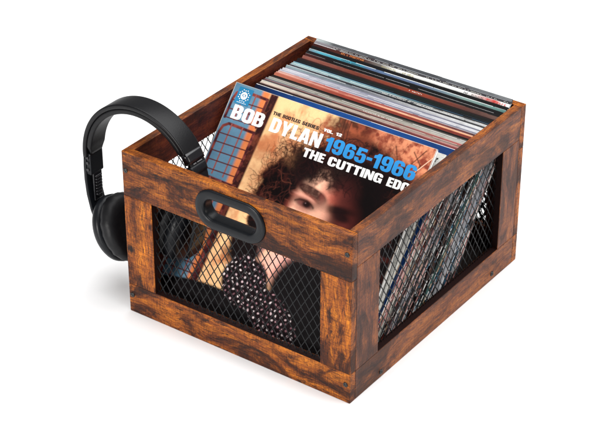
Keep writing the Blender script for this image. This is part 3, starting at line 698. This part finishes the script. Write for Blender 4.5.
# heavy poster lettering built as outlines (unit cap height)
def arc(cx, cy, rx, ry, a0, a1, n=8):
    return [(cx+rx*math.cos(math.radians(a0+(a1-a0)*k/n)), cy+ry*math.sin(math.radians(a0+(a1-a0)*k/n))) for k in range(n+1)]
def rr(x0, y0, x1, y1, tl=0, tr=0, br=0, bl=0):
    p = []
    for cx, cy, r, a in ((x0+bl, y0+bl, bl, 180), (x1-br, y0+br, br, 270), (x1-tr, y1-tr, tr, 0), (x0+tl, y1-tl, tl, 90)):
        p += arc(cx, cy, r, r, a, a+90) if r > 0 else [(cx, cy)]
    return p
r_ = .26
G = {
 'O': (.70, [rr(0, -.01, .70, 1.01, r_, r_, r_, r_), rr(.26, .2, .44, .8, .08, .08, .08, .08)]),
 'D': (.68, [rr(0, 0, .68, 1, 0, r_, r_, 0), rr(.26, .2, .42, .8, 0, .08, .08, 0)]),
 'B': (.68, [[(0, 0)]+arc(.44, .24, .24, .24, -90, 0)+[(.68, .36)]+arc(.56, .38, .12, .14, 0, 70, 4)+arc(.54, .64, .12, .12, -60, 0, 4)+arc(.44, .78, .22, .22, 0, 90)+[(0, 1)],
             rr(.25, .17, .42, .42, 0, .07, .07, 0), rr(.25, .60, .40, .83, 0, .07, .07, 0)]),
 'Y': (.72, [[(.23, 0), (.49, 0), (.49, .38), (.72, 1), (.46, 1), (.36, .62), (.26, 1), (0, 1), (.23, .38)]]),
 'L': (.50, [[(0, 0), (.50, 0), (.50, .21), (.26, .21), (.26, 1), (0, 1)]]),
 'A': (.74, [[(0, 0), (.25, 0), (.285, .19), (.455, .19), (.49, 0), (.74, 0), (.53, 1), (.21, 1)], [(.315, .36), (.425, .36), (.37, .74)]]),
 'N': (.72, [[(0, 0), (.22, 0), (.22, .55), (.46, 0), (.72, 0), (.72, 1), (.50, 1), (.50, .48), (.27, 1), (0, 1)]]),
 'T': (.62, [[(.18, 0), (.44, 0), (.44, .79), (.62, .79), (.62, 1), (0, 1), (0, .79), (.18, .79)]]),
 'H': (.70, [[(0, 0), (.25, 0), (.25, .39), (.45, .39), (.45, 0), (.70, 0), (.70, 1), (.45, 1), (.45, .60), (.25, .60), (.25, 1), (0, 1)]]),
 'E': (.52, [[(0, 0), (.52, 0), (.52, .2), (.26, .2), (.26, .41), (.49, .41), (.49, .60), (.26, .60), (.26, .8), (.52, .8), (.52, 1), (0, 1)]]),
 'C': (.68, [arc(.26, .25, .26, .26, 180, 270)+arc(.42, .25, .26, .26, -90, 0)+[(.68, .38), (.43, .38)]+arc(.36, .26, .07, .08, 0, -180, 6)+arc(.36, .74, .07, .08, 180, 0, 6)+[(.43, .64), (.68, .64)]+arc(.42, .75, .26, .26, 0, 90)+arc(.26, .75, .26, .26, 90, 180)]),
 'G': (.70, [arc(.26, .25, .26, .26, 180, 270)+[(.40, -.01), (.50, .07), (.53, 0), (.70, 0), (.70, .52), (.37, .52), (.37, .36), (.45, .36), (.45, .25)]+arc(.36, .24, .08, .07, -10, -180, 6)+arc(.36, .75, .08, .07, 180, 0, 6)+[(.44, .66), (.70, .66)]+arc(.44, .75, .26, .26, 0, 90)+arc(.26, .75, .26, .26, 90, 180)]),
 'U': (.70, [arc(.26, .25, .26, .26, 180, 270)+arc(.44, .25, .26, .26, -90, 0)+[(.70, 1), (.45, 1)]+arc(.35, .26, .09, .08, 0, -180, 6)+[(.25, 1), (0, 1)]]),
 'I': (.26, [[(0, 0), (.26, 0), (.26, 1), (0, 1)]]),
 'S': (.64, [arc(.25, .24, .25, .25, 180, 270)+arc(.39, .24, .25, .25, -90, 0)+[(.64, .40), (.58, .50), (.28, .66), (.25, .76)]+arc(.32, .80, .07, .06, 180, 0, 5)+[(.39, .70), (.62, .70)]+arc(.37, .76, .25, .25, 0, 90)+arc(.27, .76, .25, .25, 90, 180)+[(.02, .62), (.08, .50), (.36, .36), (.39, .26)]+arc(.32, .22, .07, .06, 0, -180, 5)+[(.25, .34), (0, .34)]]),
 'R': (.70, [[(0, 0), (.25, 0), (.25, .42), (.36, .42), (.43, 0), (.70, 0), (.62, .44), (.56, .52), (.64, .58)]+arc(.42, .76, .24, .24, -10, 90)+[(0, 1)], rr(.25, .58, .42, .82, 0, .07, .07, 0)]),
 'V': (.70, [[(.24, 0), (.46, 0), (.70, 1), (.44, 1), (.35, .4), (.26, 1), (0, 1)]]),
 '.': (.24, [[(0, 0), (.24, 0), (.24, .22), (0, .22)]]),
 '-': (.34, [[(0, .36), (.34, .36), (.34, .56), (0, .56)]]),
 '1': (.46, [[(.18, 0), (.44, 0), (.44, 1), (.22, 1), (.15, .88), (0, .82), (0, .64), (.18, .64)]]),
 '2': (.64, [[(0, 0), (.62, 0), (.62, .21), (.32, .21), (.58, .52), (.63, .66)]+arc(.37, .76, .25, .25, 0, 90)+arc(.26, .76, .25, .25, 90, 180)+[(.01, .64), (.25, .64), (.25, .76)]+arc(.32, .77, .07, .06, 180, 0, 5)+[(.38, .66), (.32, .54), (0, .18)]]),
 '5': (.66, [arc(.25, .24, .25, .25, 180, 270)+arc(.41, .24, .25, .25, -90, 0)+arc(.44, .46, .22, .20, 0, 90)+[(.34, .64), (.27, .60), (.28, .80), (.62, .80), (.62, 1), (.07, 1), (.02, .44), (.26, .44)]+arc(.34, .44, .07, .07, 150, 0, 5)+arc(.34, .22, .07, .06, 0, -180, 5)+[(.25, .32), (0, .32)]]),
 '6': (.68, [arc(.26, .25, .26, .26, 180, 270)+arc(.42, .25, .26, .26, -90, 0)+arc(.44, .42, .24, .22, 0, 90)+[(.34, .62), (.26, .57), (.26, .76)]+arc(.34, .77, .07, .06, 180, 0, 5)+[(.41, .70), (.66, .70)]+arc(.40, .75, .26, .26, 0, 90)+arc(.26, .75, .26, .26, 90, 180), rr(.26, .16, .42, .46, .07, .07, .07, .07)]),
}
G['9'] = (.68, [[(.68-x, 1-y) for x, y in lp] for lp in G['6'][1]])
G['8'] = (.68, [rr(0, -.01, .68, 1.01, r_, r_, r_, r_), rr(.26, .16, .42, .40, .06, .06, .06, .06), rr(.26, .60, .42, .84, .06, .06, .06, .06)])
def word(name, txt, x0, x1, base, h, m, parent=cover, y=-0.0005, gap=.06, depth=.00016):
    w = sum(G[c][0] if c != ' ' else .3 for c in txt) + gap*(len(txt)-1)
    sx = (x1-x0)/w; me0 = bmesh.new(); x = 0
    loops = []
    bm = bmesh.new()
    for c in txt:
        if c == ' ': x += .3+gap; continue
        ll = [[((x+px)*sx+x0, py*h+base) for px, py in lp] for lp in G[c][1]]
        me = poly_mesh(ll, depth, 'g'); bm.from_mesh(me); bpy.data.meshes.remove(me)
        x += G[c][0]+gap
    me0.free()
    bmesh.ops.translate(bm, verts=bm.verts, vec=(0, y, 0))
    return bm_obj(name, bm, m, parent)
M_TW = plain('title_white', (0.86, 0.85, 0.82), .4); M_TB = plain('title_blue', lin((40, 128, 190)), .4, .25)
M_TK = plain('title_black', lin((26, 18, 16)), .5)
word('title_lettering', 'BOB', .0118, .0632, .2650, .0192, M_TW)
word('title_lettering', 'DYLAN', .0750, .1545, .2650, .0192, M_TW)
word('year_lettering', '1965-1966', .1612, .2985, .2648, .0192, M_TB)
word('subtitle_lettering', 'THE', .1358, .1690, .2487, .0118, M_TW)
word('subtitle_lettering', 'CUTTING', .1753, .2575, .2487, .0118, M_TW)
word('subtitle_lettering', 'EDGE', .2655, .3060, .2487, .0118, M_TW)
word('series_lettering', 'THE', .0718, .0840, .2872, .0047, M_TK)
word('series_lettering', 'BOOTLEG', .0870, .1150, .2872, .0047, M_TK)
word('series_lettering', 'SERIES', .1180, .1445, .2872, .0047, M_TK)
word('series_lettering', 'VOL.', .1520, .1665, .2882, .0040, M_TW)
word('series_lettering', '12', .1710, .1798, .2882, .0040, M_TW)
# small square label emblem, top left of the cover
em = bm_obj('emblem', (lambda b: (add_box(b, (.0085, -.00062, .2860), (.0312, -.0004, .3088), 0), b)[1])(bmesh.new()), plain('emblem_blue', lin((28, 120, 165)), .4), cover)
bm = bmesh.new()
def ring(cx, cz, r0, r1, n=28):
    me = poly_mesh([[(cx+r1*math.cos(2*math.pi*k/n), cz+r1*math.sin(2*math.pi*k/n)) for k in range(n)], [(cx+r0*math.cos(2*math.pi*k/n), cz+r0*math.sin(2*math.pi*k/n)) for k in range(n)]], .00012, 'g')
    bm.from_mesh(me); bpy.data.meshes.remove(me)
ring(.0198, .2980, .0030, .0052); ring(.0198, .2968, .0008, .0021); ring(.0198, .3000, .0006, .0015)
for k in range(16):
    a = 2*math.pi*k/16; q = .0072+.0012*(k % 2)
    add_box(bm, (.0198+q*math.cos(a)-.0007, 0, .2980+q*math.sin(a)-.0007), (.0198+q*math.cos(a)+.0007, .00012, .2980+q*math.sin(a)+.0007))
for k in range(7): add_box(bm, (.0125+k*.0022, 0, .2876), (.0139+k*.0022, .00012, .2884))
bmesh.ops.translate(bm, verts=bm.verts, vec=(0, -.0008, 0))
bm_obj('emblem_mark', bm, M_TW, em)

# ------------------------------------------------------------------ headphones
hp = thing('headphones', 'black over ear headphones hung over the left wall of the crate', 'headphones')
HCX, HCZ, HR, HY = -0.0025, 0.192, 0.0945, 0.048
def rrsec(w, t, n=6, r=.35):
    """rounded section: a = across (y), b = radial"""
    p = []
    rad = min(w, t)*r
    for cx, cy, a in ((w/2-rad, t/2-rad, 0), (-w/2+rad, t/2-rad, 90), (-w/2+rad, -t/2+rad, 180), (w/2-rad, -t/2+rad, 270)):
        for k in range(n+1):
            b = math.radians(a+90*k/n); p.append((cx+rad*math.cos(b), cy+rad*math.sin(b)))
    return p
def tube_path(bm, pts, secs, mi=0):
    """pts in the xz plane at y=HY; secs: (w,t) per point"""
    rings = []
    for k, (x, z) in enumerate(pts):
        a = Vector(pts[max(k-1, 0)]); b = Vector(pts[min(k+1, len(pts)-1)]); d = (b-a).normalized(); nx, nz = d.y, -d.x
        w, t = secs[k]
        rings.append([(x+nx*q, HY+p, z+nz*q) for p, q in rrsec(w, t)])
    sweep(bm, rings, mi=mi); fix(bm)
def arcpt(deg, R): return (HCX+R*math.cos(math.radians(deg)), HCZ+R*math.sin(math.radians(deg)))
N_ = 60
# outer shell of the headband and inner pad
bm = bmesh.new(); pts = [arcpt(184-(152)*k/N_, HR-.003) for k in range(N_+1)]
tube_path(bm, pts, [(.032, .0066)]*(N_+1)); bm_obj('headband', bm, M_BAND, hp, smooth=True)
bm = bmesh.new(); pts = [arcpt(181-(152)*k/N_, HR-.0100) for k in range(N_+1)]
tube_path(bm, pts, [(.030*min(1, .7+.3*min(k, N_-k)/3), .0078*min(1, .5+.5*min(k, N_-k)/4)) for k in range(N_+1)])
bm_obj('headband_pad', bm, M_CUSH, hp, smooth=True)
def side(sg, drop):
    """arm, hinge and ear cup; sg=-1 outside the crate, +1 inside. drop: list of arm points"""
    bm = bmesh.new(); tube_path(bm, drop, [(.0285, .0050)]*len(drop))
    bm_obj('arm', bm, M_PLAST, hp, smooth=True)
def cup(center, tilt, sg, nm):
    """ear cup: axis along x, cushion towards -sg"""
    Rm = Matrix.Translation(center) @ Matrix.Rotation(tilt, 4, 'Y')
    def lathe(prof, ry, rz, m, name, parent, wob=0.0):
        bm = bmesh.new(); n = 56; rings = []
        for x, f in prof:
            ring_ = []
            for k in range(n):
                a = 2*math.pi*k/n; q = 1+wob*math.sin(a*19)*(.5+.5*math.sin(a*7+1))
                ring_.append(Rm @ Vector((sg*x, ry*f*q*math.cos(a), rz*f*q*math.sin(a))))
            rings.append(ring_)
        sweep(bm, rings); bmesh.ops.remove_doubles(bm, verts=bm.verts, dist=1e-6); fix(bm)
        return bm_obj(name, bm, m, parent, smooth=True)
    c = lathe([(-.001, .80), (.000, .95), (.004, 1.0), (.010, .99), (.014, .93), (.0165, .80), (.0175, .5), (.018, .05)], .038, .0465, M_PLAST, 'ear_cup', hp)
    lathe([(-.0215, .42), (-.0235, .55), (-.0240, .70), (-.0225, .86), (-.018, .965), (-.011, 1.0), (-.005, .97), (-.001, .86), (0, .5)], .039, .0475, M_CUSH, 'ear_cushion', c, wob=.022)
    lathe([(-.016, .02), (-.0165, .30), (-.017, .50)], .037, .045, M_BAND, 'speaker_cloth', c)
# outside
ptsL = [(-0.0950, .190), (-0.0965, .170), (-0.0965, .150), (-0.0945, .128), (-0.0895, .106), (-0.0820, .086), (-0.0725, .068), (-0.0640, .055)]
side(-1, ptsL)
cup(Vector((-0.0530, HY, .085)), math.radians(-24), -1, 'l')
ptsR = [arcpt(a, HR-.0036) for a in (36, 30, 24, 18, 12, 6)] + [(0.0905, .190), (0.0890, .170), (0.0860, .150), (0.0820, .128), (0.0765, .108), (0.071, .09)]
side(1, ptsR)
cup(Vector((0.0500, HY+.004, .120)), math.radians(12), 1, 'r')
# hinge blocks with a toothed slider
for sg, cx in ((-1, -0.0930), (1, 0.0865)):
    bm = bmesh.new()
    add_box(bm, (cx-.0035 if sg < 0 else cx-.0065, HY-.0125, .158), (cx+.0065 if sg < 0 else cx+.0035, HY+.0125, .190), .0018)
    hb = bm_obj('hinge', bm, M_PLAST, hp, smooth=False)
    bm = bmesh.new(); xs = cx-sg*.005
    for k in range(7): add_box(bm, (xs-.0035, HY-.006, .126+k*.0045), (xs+.0035, HY+.006, .1285+k*.0045), .0006)
    add_box(bm, (xs-.0012 - .0, HY-.008, .118), (xs+.0012, HY+.008, .160), .0005)
    bm_obj('slider', bm, M_GLOSS, hb)
    for zz in (.166, .176, .184):
        bm = bmesh.new(); bmesh.ops.create_cone(bm, segments=16, radius1=.0026, radius2=.0022, depth=.0016, cap_ends=True)
        bmesh.ops.rotate(bm, verts=bm.verts, matrix=Matrix.Rotation(math.pi/2, 3, 'X')); bmesh.ops.translate(bm, verts=bm.verts, vec=(cx+.0015, HY-.0132, zz))
        bm_obj('rivet', bm, M_GLOSS, hb)
# raised collar and grip ridges where the inner arm leaves the band
bm = bmesh.new(); tube_path(bm, [arcpt(a, HR-.0045) for a in (34, 31, 28, 25)], [(.0325, .0105)]*4); bm_obj('collar', bm, M_GLOSS, hp, smooth=True)
bm = bmesh.new(); tube_path(bm, [arcpt(a, HR-.0045) for a in (22.5, 20, 17.5, 15)], [(.0310, .0090)]*4); bm_obj('collar', bm, M_PLAST, hp, smooth=True)
bm = bmesh.new()
for k in range(9):
    if k in (3,): continue
    add_box(bm, (-.0010, HY-.0085+k*.0019, -.0006), (.0010, HY-.0085+k*.0019+.0012, .0006))
A = math.radians(23.8)
bmesh.ops.rotate(bm, verts=bm.verts, matrix=Matrix.Rotation(-A, 3, 'Y')); q = arcpt(23.8, HR+.0004)
bmesh.ops.translate(bm, verts=bm.verts, vec=(q[0]-.0012, 0, q[1])); bm_obj('silver_marking', bm, plain('silver_print', (.25, .25, .26), .4), hp)
